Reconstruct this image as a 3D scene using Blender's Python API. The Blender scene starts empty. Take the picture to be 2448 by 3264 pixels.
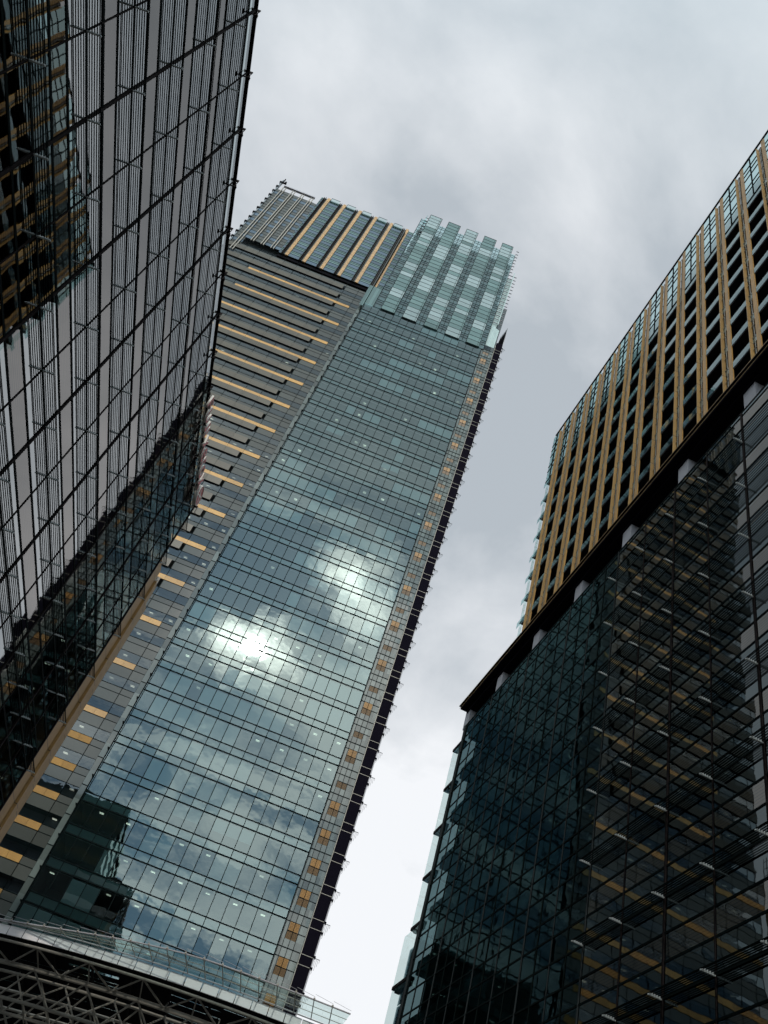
import bpy, math, random
from mathutils import Matrix, Vector
random.seed(7)
R_ = math.radians
sc = bpy.context.scene
C = sc.collection
CAM_Z = 1.6

# ---------------------------------------------------------------- camera
yaw, pitch, roll = -0.034202, 0.806948, 0.376138
fw = Vector((math.cos(pitch)*math.sin(yaw), math.cos(pitch)*math.cos(yaw), math.sin(pitch)))
r0 = Vector((math.cos(yaw), -math.sin(yaw), 0)); u0 = r0.cross(fw)
rt = math.cos(roll)*r0 + math.sin(roll)*u0
up = -math.sin(roll)*r0 + math.cos(roll)*u0
cd = bpy.data.cameras.new('camera')
cam = bpy.data.objects.new('camera', cd); C.objects.link(cam)
m3 = Matrix((rt, up, -fw)).transposed()
cam.matrix_world = Matrix.Translation((0, 0, CAM_Z)) @ m3.to_4x4()
cd.sensor_fit = 'VERTICAL'; cd.sensor_height = 24.0
cd.lens = 2808.24/3264*24.0
cd.clip_end = 6000
sc.camera = cam

# ---------------------------------------------------------------- sun, sky, exposure
SUN_AZ, SUN_EL = R_(-176.3), R_(34.9)
sd = Vector((math.cos(SUN_EL)*math.sin(SUN_AZ), math.cos(SUN_EL)*math.cos(SUN_AZ), math.sin(SUN_EL)))
ld = bpy.data.lights.new('sun', 'SUN'); ld.energy = 1.4; ld.angle = R_(1.2); ld.color = (1.0, 0.95, 0.86)
lo = bpy.data.objects.new('sun', ld); C.objects.link(lo)
lo.rotation_euler = sd.to_track_quat('Z', 'Y').to_euler()
lo.location = (0, -50, 300)

w = bpy.data.worlds.new("World"); sc.world = w; w.use_nodes = True
nt = w.node_tree; N = nt.nodes; K = nt.links
bg = N['Background']; bg.inputs['Strength'].default_value = 0.1
def nn(t, **kw):
    n = N.new(t)
    for k, v in kw.items(): setattr(n, k, v)
    return n
def math_(op, a, b=None, c=None, clamp=False):
    n = nn('ShaderNodeMath', operation=op); n.use_clamp = clamp
    for i, v in enumerate((a, b, c)):
        if v is None: continue
        if isinstance(v, (int, float)): n.inputs[i].default_value = v
        else: K.new(v, n.inputs[i])
    return n.outputs[0]
def maprange(v, a, b, c, d, smooth=True):
    n = nn('ShaderNodeMapRange'); n.interpolation_type = 'SMOOTHSTEP' if smooth else 'LINEAR'
    K.new(v, n.inputs[0])
    for i, x in enumerate((a, b, c, d)): n.inputs[i+1].default_value = x
    return n.outputs[0]
def mixc(f, a, b, blend='MIX'):
    n = nn('ShaderNodeMix', data_type='RGBA', blend_type=blend)
    if isinstance(f, (int, float)): n.inputs[0].default_value = f
    else: K.new(f, n.inputs[0])
    for i, v in ((6, a), (7, b)):
        if isinstance(v, tuple): n.inputs[i].default_value = (*v, 1)
        else: K.new(v, n.inputs[i])
    return n.outputs[2]
sky = nn('ShaderNodeTexSky', sky_type='NISHITA', sun_disc=False)
sky.sun_elevation = SUN_EL; sky.sun_rotation = SUN_AZ
tc = nn('ShaderNodeTexCoord')
sep = nn('ShaderNodeSeparateXYZ'); K.new(tc.outputs['Generated'], sep.inputs[0])
den = math_('ADD', math_('MAXIMUM', sep.outputs[2], 0.0), 0.35)
px = math_('DIVIDE', sep.outputs[0], den); py = math_('DIVIDE', sep.outputs[1], den)
cmb = nn('ShaderNodeCombineXYZ'); K.new(px, cmb.inputs[0]); K.new(py, cmb.inputs[1])
def noise(scale, detail, rough, off, dist=0.0, sc_=(1, 1, 1)):
    mp = nn('ShaderNodeMapping'); mp.inputs['Location'].default_value = off; mp.inputs['Scale'].default_value = sc_
    K.new(cmb.outputs[0], mp.inputs[0])
    n = nn('ShaderNodeTexNoise'); n.inputs['Scale'].default_value = scale
    n.inputs['Detail'].default_value = detail; n.inputs['Roughness'].default_value = rough
    n.inputs['Distortion'].default_value = dist
    K.new(mp.outputs[0], n.inputs['Vector']); return n.outputs[0]
n1 = noise(2.3, 6, 0.52, (3.1, 1.7, 0), 0.5)
n2 = noise(5.2, 7, 0.58, (8.4, 2.2, 0), 0.3)
n3 = noise(8.0, 5, 0.55, (1.4, 6.1, 0), 0.5, (.55, 1.15, 1))
n4 = noise(3.2, 4, 0.5, (5.4, 2.1, 0), 0.4, (.6, 1.2, 1))
front = maprange(sep.outputs[1], -0.25, 0.45, 0, 1)
dens = math_('ADD', math_('MULTIPLY', n1, 0.65), math_('MULTIPLY', n2, 0.35))
elev = maprange(sep.outputs[2], 0.22, 0.86, 1, 0)
dens = math_('ADD', dens, math_('MULTIPLY', elev, 0.24))
lum = maprange(dens, 0.44, 0.70, 0.0, 1.0, smooth=False)
cloud_front = mixc(lum, (4.8, 5.3, 5.8), (9.4, 9.6, 9.9))
# sun side: bluish deck with bright thin patches round the sun
dens_b = math_('ADD', math_('MULTIPLY', n4, 0.45), math_('MULTIPLY', n3, 0.55))
low_b = mixc(maprange(dens_b, 0.43, 0.57, 0, 1), (4.2, 6.9, 9.6), (20.0, 21.4, 21.4))
high_b = mixc(maprange(dens_b, 0.40, 0.62, 0, 1), (6.6, 8.0, 8.8), (8.6, 9.8, 10.3))
cloud_back = mixc(maprange(sep.outputs[2], 0.62, 0.80, 0, 1), low_b, high_b)
base = mixc(front, cloud_back, cloud_front)
def lobe(az, el, r0, r1):
    v = (math.cos(R_(el))*math.sin(R_(az)), math.cos(R_(el))*math.cos(R_(az)), math.sin(R_(el)))
    wob = nn('ShaderNodeVectorMath', operation='SCALE'); K.new(wn, wob.inputs[0]); wob.inputs['Scale'].default_value = 0.14
    ad = nn('ShaderNodeVectorMath', operation='ADD'); K.new(tc.outputs['Generated'], ad.inputs[0]); K.new(wob.outputs[0], ad.inputs[1])
    sb = nn('ShaderNodeVectorMath', operation='SUBTRACT'); K.new(ad.outputs[0], sb.inputs[0]); sb.inputs[1].default_value = v
    ln = nn('ShaderNodeVectorMath', operation='LENGTH'); K.new(sb.outputs[0], ln.inputs[0])
    return maprange(ln.outputs['Value'], r0, r1, 1, 0)
mpw = nn('ShaderNodeMapping'); mpw.inputs['Location'].default_value = (2.2, 5.1, 0); K.new(cmb.outputs[0], mpw.inputs[0])
nw = nn('ShaderNodeTexNoise'); nw.inputs['Scale'].default_value = 11.0; nw.inputs['Detail'].default_value = 4; K.new(mpw.outputs[0], nw.inputs['Vector'])
wc = nn('ShaderNodeVectorMath', operation='SUBTRACT'); K.new(nw.outputs['Color'], wc.inputs[0]); wc.inputs[1].default_value = (.5, .5, .5)
wn = wc.outputs[0]
l1 = lobe(-176.5, 34.6, 0.0, 0.062); l2 = lobe(178.2, 40.4, 0.0, 0.072); l3 = lobe(174.8, 39.0, 0.0, 0.05); l4 = lobe(180, 36, 0.03, 0.26)
glow = math_('MULTIPLY', math_('ADD', math_('ADD', l1, math_('MULTIPLY', l2, 1.0)), math_('ADD', math_('MULTIPLY', l3, 0.35), math_('MULTIPLY', l4, 0.09))), 70.0)
gcol = mixc(1.0, (1.0, 0.95, 0.82), (0, 0, 0), 'ADD')
gl = nn('ShaderNodeVectorMath', operation='SCALE'); K.new(gcol, gl.inputs[0]); K.new(glow, gl.inputs['Scale'])
base = mixc(1.0, base, gl.outputs[0], 'ADD')
col = mixc(0.97, sky.outputs[0], base)
K.new(col, bg.inputs['Color'])

sc.view_settings.view_transform = 'Standard'; sc.view_settings.look = 'None'
sc.view_settings.exposure = 0.0; sc.view_settings.gamma = 1.0
sc.cycles.max_bounces = 8; sc.cycles.transparent_max_bounces = 12
sc.cycles.glossy_bounces = 4; sc.cycles.diffuse_bounces = 3
sc.cycles.use_denoising = True
sc.cycles.sample_clamp_indirect = 4.0
sc.cycles.caustics_reflective = False; sc.cycles.caustics_refractive = False

# ---------------------------------------------------------------- materials
class MT:
    def __init__(s, name):
        s.m = bpy.data.materials.new(name); s.m.use_nodes = True
        s.t = s.m.node_tree; s.t.nodes.clear()
        s.out = s.n('ShaderNodeOutputMaterial')
    def n(s, t, **kw):
        x = s.t.nodes.new(t)
        for k, v in kw.items(): setattr(x, k, v)
        return x
    def l(s, a, b): s.t.links.new(a, b)
    def noise(s, scale, detail=3, vec=None, rough=0.5):
        x = s.n('ShaderNodeTexNoise'); x.inputs['Scale'].default_value = scale
        x.inputs['Detail'].default_value = detail; x.inputs['Roughness'].default_value = rough
        s.l(vec if vec is not None else s.coord(), x.inputs['Vector']); return x.outputs[0]
    def coord(s):
        if not hasattr(s, 'tc'): s.tc = s.n('ShaderNodeTexCoord').outputs['Object']
        return s.tc
    def scaled(s, v):
        x = s.n('ShaderNodeVectorMath', operation='MULTIPLY'); s.l(s.coord(), x.inputs[0]); x.inputs[1].default_value = v
        return x.outputs[0]
    def ramp(s, v, stops):
        x = s.n('ShaderNodeValToRGB'); s.l(v, x.inputs[0])
        while len(x.color_ramp.elements) < len(stops): x.color_ramp.elements.new(0.5)
        for e, (p, c) in zip(x.color_ramp.elements, stops):
            e.position = p; e.color = (*c, 1)
        return x.outputs[0]
    def rnd(s):
        if not hasattr(s, 'ra'):
            s.ra = s.n('ShaderNodeAttribute', attribute_name='rnd')
        return s.ra
    def mathn(s, op, a, b):
        x = s.n('ShaderNodeMath', operation=op)
        for i, v in enumerate((a, b)):
            if isinstance(v, (int, float)): x.inputs[i].default_value = v
            else: s.l(v, x.inputs[i])
        return x.outputs[0]
    def mixc(s, f, a, b, blend='MIX'):
        x = s.n('ShaderNodeMix', data_type='RGBA', blend_type=blend)
        if isinstance(f, (int, float)): x.inputs[0].default_value = f
        else: s.l(f, x.inputs[0])
        for i, v in ((6, a), (7, b)):
            if isinstance(v, tuple): x.inputs[i].default_value = (*v, 1)
            else: s.l(v, x.inputs[i])
        return x.outputs[2]
    def pane_normal(s, tilt, wave, wscale):
        g = s.n('ShaderNodeNewGeometry')
        b = s.n('ShaderNodeBump'); b.inputs['Strength'].default_value = 1.0
        b.inputs['Distance'].default_value = wave
        s.l(s.noise(wscale, 2), b.inputs['Height'])
        sub = s.n('ShaderNodeVectorMath', operation='SUBTRACT'); s.l(s.rnd().outputs['Color'], sub.inputs[0]); sub.inputs[1].default_value = (.5, .5, .5)
        scl = s.n('ShaderNodeVectorMath', operation='SCALE'); s.l(sub.outputs[0], scl.inputs[0]); scl.inputs['Scale'].default_value = tilt
        add = s.n('ShaderNodeVectorMath', operation='ADD'); s.l(b.outputs[0], add.inputs[0]); s.l(scl.outputs[0], add.inputs[1])
        nr = s.n('ShaderNodeVectorMath', operation='NORMALIZE'); s.l(add.outputs[0], nr.inputs[0])
        return nr.outputs[0]

def glass(name, tint, ior, gcol=(.86, .97, .97), rough=0.012, tilt=0.012, wave=0.004, wscale=0.7):
    a = MT(name)
    nrm = a.pane_normal(tilt, wave, wscale)
    fr = a.n('ShaderNodeFresnel'); fr.inputs['IOR'].default_value = ior; a.l(nrm, fr.inputs['Normal'])
    tr = a.n('ShaderNodeBsdfTransparent'); tr.inputs[0].default_value = (*tint, 1)
    gl = a.n('ShaderNodeBsdfGlossy'); gl.inputs['Color'].default_value = (*gcol, 1); gl.inputs['Roughness'].default_value = rough
    a.l(nrm, gl.inputs['Normal'])
    mx = a.n('ShaderNodeMixShader'); a.l(fr.outputs[0], mx.inputs[0]); a.l(tr.outputs[0], mx.inputs[1]); a.l(gl.outputs[0], mx.inputs[2])
    a.l(mx.outputs[0], a.out.inputs[0]); return a.m

def coated(name, col, ior=1.7, rough=0.04, var=0.0, gcol=(1, 1, 1), tilt=0.006, wave=0.002, rows=None, alt=None):
    """glossy opaque panel: dirt/age noise plus per panel variation"""
    a = MT(name)
    c = a.mixc(a.noise(0.35, 4), tuple(x*0.86 for x in col), tuple(min(1, x*1.12) for x in col))
    if alt:
        c = a.mixc(a.rnd().outputs['Fac'], c, alt)
    if var:
        sp = a.n('ShaderNodeSeparateColor'); a.l(a.rnd().outputs['Color'], sp.inputs[0])
        f = a.mathn('ADD', a.mathn('MULTIPLY', sp.outputs[0], var*2), 1-var)
        x = a.n('ShaderNodeVectorMath', operation='SCALE'); a.l(c, x.inputs[0]); a.l(f, x.inputs['Scale']); c = x.outputs[0]
    if rows:   # fine slat pattern along an axis
        sp = a.n('ShaderNodeSeparateXYZ'); a.l(a.coord(), sp.inputs[0])
        v = a.mathn('FRACT', a.mathn('MULTIPLY', sp.outputs[rows[0]], rows[1]), 0)
        g = a.mathn('GREATER_THAN', v, rows[2])
        c = a.mixc(g, c, rows[3], 'MULTIPLY')
    nrm = a.pane_normal(tilt, wave, 0.6)
    fr = a.n('ShaderNodeFresnel'); fr.inputs['IOR'].default_value = ior; a.l(nrm, fr.inputs['Normal'])
    df = a.n('ShaderNodeBsdfDiffuse'); a.l(c, df.inputs[0])
    gl = a.n('ShaderNodeBsdfGlossy'); gl.inputs['Color'].default_value = (*gcol, 1); gl.inputs['Roughness'].default_value = rough
    a.l(nrm, gl.inputs['Normal'])
    mx = a.n('ShaderNodeMixShader'); a.l(fr.outputs[0], mx.inputs[0]); a.l(df.outputs[0], mx.inputs[1]); a.l(gl.outputs[0], mx.inputs[2])
    a.l(mx.outputs[0], a.out.inputs[0]); return a.m

def plain(name, col, rough=0.5, metal=0.0, scale=1.5, var=0.18, bump=0.0, streak=False, spec=0.5):
    a = MT(name)
    vec = a.scaled((1, 1, 0.12)) if streak else a.coord()
    c = a.mixc(a.noise(scale, 5, vec), tuple(x*(1-var) for x in col), tuple(min(1, x*(1+var)) for x in col))
    p = a.n('ShaderNodeBsdfPrincipled'); a.l(c, p.inputs['Base Color'])
    p.inputs['Roughness'].default_value = rough; p.inputs['Metallic'].default_value = metal; p.inputs['Specular IOR Level'].default_value = spec
    if bump:
        b = a.n('ShaderNodeBump'); b.inputs['Distance'].default_value = bump; a.l(a.noise(scale*6, 4), b.inputs['Height']); a.l(b.outputs[0], p.inputs['Normal'])
    a.l(p.outputs[0], a.out.inputs[0]); return a.m

def ribbed(name, col, axis, freq, duty, dark=0.45, rough=0.45, seam=None):
    """terracotta cladding with ribs; real darker joints of the cladding"""
    a = MT(name)
    c = a.mixc(a.noise(0.9, 5), tuple(x*0.70 for x in col), tuple(min(1, x*1.22) for x in col))
    sp0 = a.n('ShaderNodeSeparateColor'); a.l(a.rnd().outputs['Color'], sp0.inputs[0])
    f = a.mathn('ADD', a.mathn('MULTIPLY', sp0.outputs[1], 0.24), 0.88)
    x = a.n('ShaderNodeVectorMath', operation='SCALE'); a.l(c, x.inputs[0]); a.l(f, x.inputs['Scale']); c = x.outputs[0]
    sp = a.n('ShaderNodeSeparateXYZ'); a.l(a.coord(), sp.inputs[0])
    v = a.mathn('FRACT', a.mathn('MULTIPLY', sp.outputs[axis], freq), 0)
    c = a.mixc(a.mathn('GREATER_THAN', v, duty), c, (dark, dark*.92, dark*.85), 'MULTIPLY')
    p = a.n('ShaderNodeBsdfPrincipled'); a.l(c, p.inputs['Base Color']); p.inputs['Roughness'].default_value = rough
    b = a.n('ShaderNodeBump'); b.inputs['Distance'].default_value = 0.02; a.l(v, b.inputs['Height']); a.l(b.outputs[0], p.inputs['Normal'])
    a.l(p.outputs[0], a.out.inputs[0]); return a.m

def emit(name, col, st):
    a = MT(name); e = a.n('ShaderNodeEmission'); e.inputs[0].default_value = (*col, 1); e.inputs[1].default_value = st
    sp_ = a.n('ShaderNodeSeparateColor'); a.l(a.rnd().outputs['Color'], sp_.inputs[0]); a.l(a.mathn('MULTIPLY', a.mathn('ADD', sp_.outputs[0], .25), st), e.inputs[1])
    a.l(e.outputs[0], a.out.inputs[0]); return a.m

M = dict(
 g_tower=glass('tower_glass', (.56, .76, .76), 2.25, (.80, .96, .96), tilt=.007, wave=.008, wscale=.45),
 g_side=glass('side_glass', (.40, .46, .45), 4.3, (.95, .99, 1.0), tilt=.008, wave=.003, wscale=.5),
 g_dark=glass('dark_glass', (.10, .16, .17), 1.48, (.30, .46, .50), tilt=.010, wave=.006, wscale=.5),
 sidepan=coated('pale_side_panel', (.10, .12, .11), 1.65, .06, .45, tilt=.02),
 inner=plain('inner_partition', (.20, .22, .23), .8, 0, .3, .3),
 g_span=glass('spandrel_glass', (.90, .86, .78), 2.25, (.98, .95, .92), tilt=.006, wave=.002, wscale=.5),
 g_span2=glass('podium_spandrel_glass', (.50, .46, .38), 1.6, (.92, .94, .90), tilt=.006, wave=.002, wscale=.5),
 g_podium=glass('podium_glass', (.11, .13, .13), 1.66, (.64, .78, .82), tilt=.008, wave=.003, wscale=.5),
 g_clear=glass('clear_glass', (.74, .86, .84), 1.4, (.9, 1, 1), tilt=.01),
 g_grey=glass('grey_glass', (.44, .50, .52), 1.9, (.84, .92, .95), tilt=.008, wave=.006),
 spandrel=coated('pale_spandrel', (.40, .50, .48), 1.4, .1, .12),
 greypan=coated('grey_panel', (.066, .070, .062), 1.5, .10, .16, tilt=.01),
 brownpan=coated('slatted_grey_panel', (.075, .069, .050), 1.35, .3, .15, rows=(0, 5.0, .62, (.45, .45, .45))),
 gold=ribbed('gold_terracotta', (.52, .28, .062), 0, 7.0, .82, .55),
 goldh=ribbed('gold_terracotta_slats', (.46, .25, .06), 2, 9.0, .72, .5),
 goldsm=ribbed('gold_fin', (.27, .16, .048), 2, 1/3.6, .975, .35),
 goldrib=ribbed('gold_ribbed_strip', (.36, .20, .052), 0, 6.2, .66, .40),
 goldsq=ribbed('bronze_terracotta', (.34, .17, .035), 2, 6.0, .7, .5),
 brownlou=ribbed('brown_louvre', (.22, .12, .035), 2, 8, .5, .12),
 goldend=ribbed('gold_end_wall', (.36, .20, .055), 2, 0.45, .97, .25),
 tan=ribbed('tan_spandrel', (.50, .31, .13), 2, 6.5, .80, .5),
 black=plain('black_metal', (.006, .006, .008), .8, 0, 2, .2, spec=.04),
 frame=plain('dark_frame', (.004, .008, .008), .8, 0, 2, .2, spec=.04),
 bronze=plain('bronze_frame', (.013, .010, .010), .7, 0, 1.2, .35, spec=.06),
 pier=plain('dark_pier', (.006, .005, .009), .9, 0, .6, .2, spec=.02),
 steel=plain('pale_steel', (.55, .60, .60), .35, .2, 2, .12),
 steel_d=plain('grey_steel', (.27, .255, .22), .5, .3, 2, .3),
 white=plain('white_panel', (.88, .85, .86), .4, 0, .8, .06, streak=True),
 conc=plain('concrete_pier', (.42, .41, .43), .7, 0, .7, .14, .01, streak=True),
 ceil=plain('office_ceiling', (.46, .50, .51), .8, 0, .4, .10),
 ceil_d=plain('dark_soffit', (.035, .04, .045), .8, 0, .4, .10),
 core=plain('office_core', (.10, .12, .13), .8, 0, .25, .35),
 trim=plain('ceiling_trim', (.85, .88, .88), .6, 0, 1, .08),
 blind=coated('roller_blind', (.74, .80, .78), 1.2, .6, .16),
 frost_l=coated('frosted_panel', (.25, .31, .31), 1.9, .08, .16, gcol=(.86, 1, .98), tilt=.02),
 frost_d=coated('tinted_panel', (.085, .135, .13), 1.95, .06, .35, gcol=(.82, 1, .97), tilt=.03),
 bluepan=coated('blue_glass_panel', (.055, .085, .12), 1.85, .05, .35, (.85, .95, 1), tilt=.02, wave=.004),
 mull_r=plain('slate_mullion', (.022, .028, .030), .7, 0, 1.2, .3, spec=.08),
 silver=plain('silver_slab_edge', (.34, .35, .40), .35, .1, 1, .12),
 light=emit('fluorescent', (1.0, .98, .78), 1.5),
 light2=emit('down_light', (1.0, .95, .85), 3.0),
 red=plain('red_letter_face', (.40, .035, .035), .45, 0, 3, .12),
 letter_side=plain('letter_side', (.66, .62, .56), .4, 0, 3, .06),
)

# ---------------------------------------------------------------- mesh helpers
class MB:
    def __init__(s, sg=1): s.v = []; s.f = []; s.r = []; s.sg = sg
    def _c(s, r):
        if r is None: r = (random.random(), random.random(), random.random())
        s.r.append(r)
    def box(s, a0, a1, o0, o1, z0, z1, r=None, skip=''):
        a0, a1 = sorted((a0*s.sg, a1*s.sg)); b = len(s.v); z0 += CAM_Z; z1 += CAM_Z
        if r is None: r = (random.random(), random.random(), random.random())
        s.v += [(a0, o0, z0), (a1, o0, z0), (a1, o1, z0), (a0, o1, z0), (a0, o0, z1), (a1, o0, z1), (a1, o1, z1), (a0, o1, z1)]
        for q in ((3, 2, 1, 0), (4, 5, 6, 7), (0, 1, 5, 4), (1, 2, 6, 5), (2, 3, 7, 6), (3, 0, 4, 7)):
            s.f.append(tuple(b+i for i in q)); s.r.append(r)
        return s
    def pane(s, a0, a1, o, z0, z1, r=None):
        a0, a1 = sorted((a0*s.sg, a1*s.sg)); b = len(s.v); z0 += CAM_Z; z1 += CAM_Z
        s.v += [(a1, o, z0), (a0, o, z0), (a0, o, z1), (a1, o, z1)]
        s.f.append((b, b+1, b+2, b+3)); s._c(r); return s
    def poly(s, pts, r=None):
        b = len(s.v); s.v += [(x*s.sg, y, z+CAM_Z) for x, y, z in pts]; s.f.append(tuple(range(b, b+len(pts)))); s._c(r); return s
    def tube(s, p, q, rad, n=8):
        p = Vector(p); q = Vector(q); d = (q-p).normalized()
        x = d.orthogonal().normalized(); y = d.cross(x); b = len(s.v)
        for P in (p, q):
            for i in range(n):
                t = 2*math.pi*i/n; c = P+rad*(math.cos(t)*x+math.sin(t)*y); s.v.append((c.x*s.sg, c.y, c.z+CAM_Z))
        for i in range(n):
            j = (i+1) % n; s.f.append((b+i, b+j, b+n+j, b+n+i) if s.sg > 0 else (b+i, b+n+i, b+n+j, b+j)); s._c((.5, .5, .5))
        s.f.append(tuple(b+n-1-i for i in range(n))); s.f.append(tuple(b+n+i for i in range(n))); s._c((.5,)*3); s._c((.5,)*3)
        return s
    def build(s, name, mat, parent=None, label=None, stuff=False):
        me = bpy.data.meshes.new(name); me.from_pydata(s.v, [], s.f)
        at = me.attributes.new('rnd', 'FLOAT_COLOR', 'FACE')
        buf = []
        for c in s.r: buf += [c[0], c[1], c[2], 1.0]
        at.data.foreach_set('color', buf)
        me.materials.append(mat); me.validate(); me.update()
        o = bpy.data.objects.new(name, me); C.objects.link(o)
        if parent: o.parent = parent
        if label: o['label'] = label
        if stuff: o['kind'] = 'stuff'
        return o

def build_auto(mb, name, mat, parent):
    """one object for each cluster of faces that touch or lie close together"""
    n = len(mb.f); par = list(range(len(mb.v)))
    def find(i):
        while par[i] != i: par[i] = par[par[i]]; i = par[i]
        return i
    for f in mb.f:
        for q in f[1:]: par[find(q)] = find(f[0])
    isl = {}
    for i, v in enumerate(mb.v): isl.setdefault(find(i), []).append(v)
    keys = list(isl); bb = []
    for k in keys:
        vs = isl[k]; lo = [min(v[a] for v in vs) for a in range(3)]; hi = [max(v[a] for v in vs) for a in range(3)]
        bb.append((lo, hi, max(h-l for l, h in zip(lo, hi))))
    cp = list(range(len(keys)))
    def cf(i):
        while cp[i] != i: cp[i] = cp[cp[i]]; i = cp[i]
        return i
    for i in range(len(keys)):
        for j in range(i+1, len(keys)):
            g = math.sqrt(sum(max(0, bb[i][0][a]-bb[j][1][a], bb[j][0][a]-bb[i][1][a])**2 for a in range(3)))
            if g <= max(.02, .5*max(bb[i][2], bb[j][2])): cp[cf(i)] = cf(j)
    cl = {k: cf(i) for i, k in enumerate(keys)}
    groups = {}
    for f, r in zip(mb.f, mb.r): groups.setdefault(cl[find(f[0])], []).append((f, r))
    out = []
    for g in groups.values():
        m = MB(mb.sg); mp = {}
        for f, r in g:
            nf_ = []
            for q in f:
                if q not in mp: mp[q] = len(m.v); m.v.append(mb.v[q])
                nf_.append(mp[q])
            m.f.append(tuple(nf_)); m.r.append(r)
        out.append(m.build(name, mat, parent))
    return out

def thing(name, label, cat, loc=(0, 0, 0), rz=0, group=None):
    o = bpy.data.objects.new(name, None); C.objects.link(o); o.empty_display_size = 2
    o.location = loc; o.rotation_euler = (0, 0, rz); o['label'] = label; o['category'] = cat
    if group: o['group'] = group
    return o

# ---------------------------------------------------------------- ground
g = MB().box(-900, 900, -900, 900, -CAM_Z-1.0, -CAM_Z)
a = MT('plaza_paving')
br = a.n('ShaderNodeTexBrick'); a.l(a.coord(), br.inputs['Vector']); br.inputs['Scale'].default_value = 0.8
br.inputs['Color1'].default_value = (.17, .165, .155, 1); br.inputs['Color2'].default_value = (.22, .21, .2, 1); br.inputs['Mortar'].default_value = (.06, .06, .06, 1)
p = a.n('ShaderNodeBsdfPrincipled'); a.l(br.outputs[0], p.inputs['Base Color']); p.inputs['Roughness'].default_value = .7
a.l(p.outputs[0], a.out.inputs[0])
gr = g.build('ground', a.m); gr['kind'] = 'structure'

# ================================================================ LEFT BUILDING
DL = 18.9
Y0, WL, ZL, HL = 14.17, 3.615, 31.04, 4.278
LB = thing('office_building', 'dark glass office block on the left with rows of sunshade blades and a red sign', 'building', (-DL, 0, 0), R_(-90))
sL = -1
y_end = Y0+13*WL; y_beg = Y0-14*WL
roofL = 55.72
def in_view(o, a, off, z, mg=0.02):
    p_ = o.matrix_basis @ Vector((a, off, z+CAM_Z)) - Vector((0, 0, CAM_Z))
    d_ = p_.dot(fw)
    if d_ <= 0: return False
    k_ = 2808.24/d_
    return abs(p_.dot(rt))*k_ < 1224*(1+mg) and abs(p_.dot(up))*k_ < 1632*(1+mg)
def bracket_mesh(b, y, z):
    b.box(y-.035, y+.035, .04, .68, z-.085, z-.035)
    for o in (.12, .24, .355, .47, .58): b.box(y-.045, y+.045, o-.02, o+.055, z-.035, z+.030)
def bracket_set(parent, sg, nodes):
    src = None; rest = MB(sg); cnt = 0
    nodes = sorted(nodes, key=lambda q: math.hypot(q[0], q[1]))
    for y, z in nodes:
        if in_view(parent, y*sg, .3, z) and cnt < 100:
            if src is None:
                b = MB(sg); bracket_mesh(b, 0, -CAM_Z); src = b.build('bracket', M['steel'], parent); o = src
            else:
                o = src.copy(); C.objects.link(o); o.parent = parent
            o.location = (y*sg, 0, z+CAM_Z); cnt += 1
        else: bracket_mesh(rest, y, z)
    rest.build('bracket_row', M['steel'], parent, stuff=True)
def louvre_shelf(parent, sg, a0, a1, z, first, last, pitch_list, depth_front=.66):
    b = MB(sg)
    for o in (.10, .22, .335, .45, .56):
        b.box(a0, a1, o, o+.047, z-.010, z+.010)
    b.box(a0, a1, .63, .67, z-.015, z+.015)
    return b.build('sunshade', M['frame'], parent)
NODES_L = []
for c in range(-7, 6):
    z = ZL+HL*c
    top = (c == 5)
    zt = roofL if top else z+HL
    cuts = [z, z+HL*.335, z+HL*.635, z+HL] if not top else [z, z+HL*.49, roofL]
    gb = MB(sL); gq = MB(sL)
    for j in range(-14, 13):
        ya, yb = Y0+j*WL, Y0+(j+1)*WL
        for k in range(len(cuts)-1):
            (gq if (k == 1 and not top) else gb).pane(ya, yb, 0, cuts[k], cuts[k+1])
    win = gb.build('window_band', M['g_side'], LB)
    if not top: gq.build('spandrel_glass', M['g_span'], LB)
    tb = MB(sL)
    for zz in cuts[:-1]:
        tb.box(y_beg, y_end, -.05, .025, zz-.075 if zz == z else zz-.075, zz+.075 if zz == z else zz+.075)
    tb.build('transom', M['frame'], LB)
    if not top:
        sb = MB(sL)
        for j in range(-14, 13):
            sb.box(Y0+j*WL+.02, Y0+(j+1)*WL-.02, -.30, -.12, z+HL*.345, z+HL*.625)
        sb.build('spandrel', M['tan'], LB)
    MB(sL).box(y_beg, y_end, -9, -.35, z+HL*.36, z+HL*.60).build('floor_slab', M['ceil'], LB)
    louvre_shelf(LB, sL, y_beg, y_end+.05, z, 0, 0, None)
    NODES_L += [(Y0+j*WL, z) for j in range(-13, 14)]
bracket_set(LB, sL, NODES_L)
for j in range(-14, 14):
    y = Y0+j*WL; wdt = .068 if j % 2 else .03
    MB(sL).box(y-wdt, y+wdt, -.06, .07 if j % 2 else .04, -CAM_Z, roofL-.02).build('mullion', M['bronze'], LB)
MB(sL).box(y_beg, y_end, -18, -9.02, -CAM_Z, roofL-.3).build('core_wall', M['core'], LB)
MB(sL).box(y_beg, y_end+.1, -.25, .12, roofL, roofL+.10).build('parapet', M['bronze'], LB)
MB(sL).box(y_beg, y_end, -30, -.3, roofL-.35, roofL-.15).build('roof', M['ceil_d'], LB)
# set-back upper storeys behind the roof edge (hidden from the street, mirrored in the tower)
ub = MB(sL).box(y_beg, y_end-1.5, -30, -5.9, roofL, 68.5); ub.build('upper_storey', M['frost_d'], LB)
ub = MB(sL)
for k in range(4): ub.box(y_beg, y_end-1.4, -5.9, -5.7, roofL+1.5+3.1*k, roofL+1.9+3.1*k)
ub.build('upper_transom', M['frame'], LB)
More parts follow.
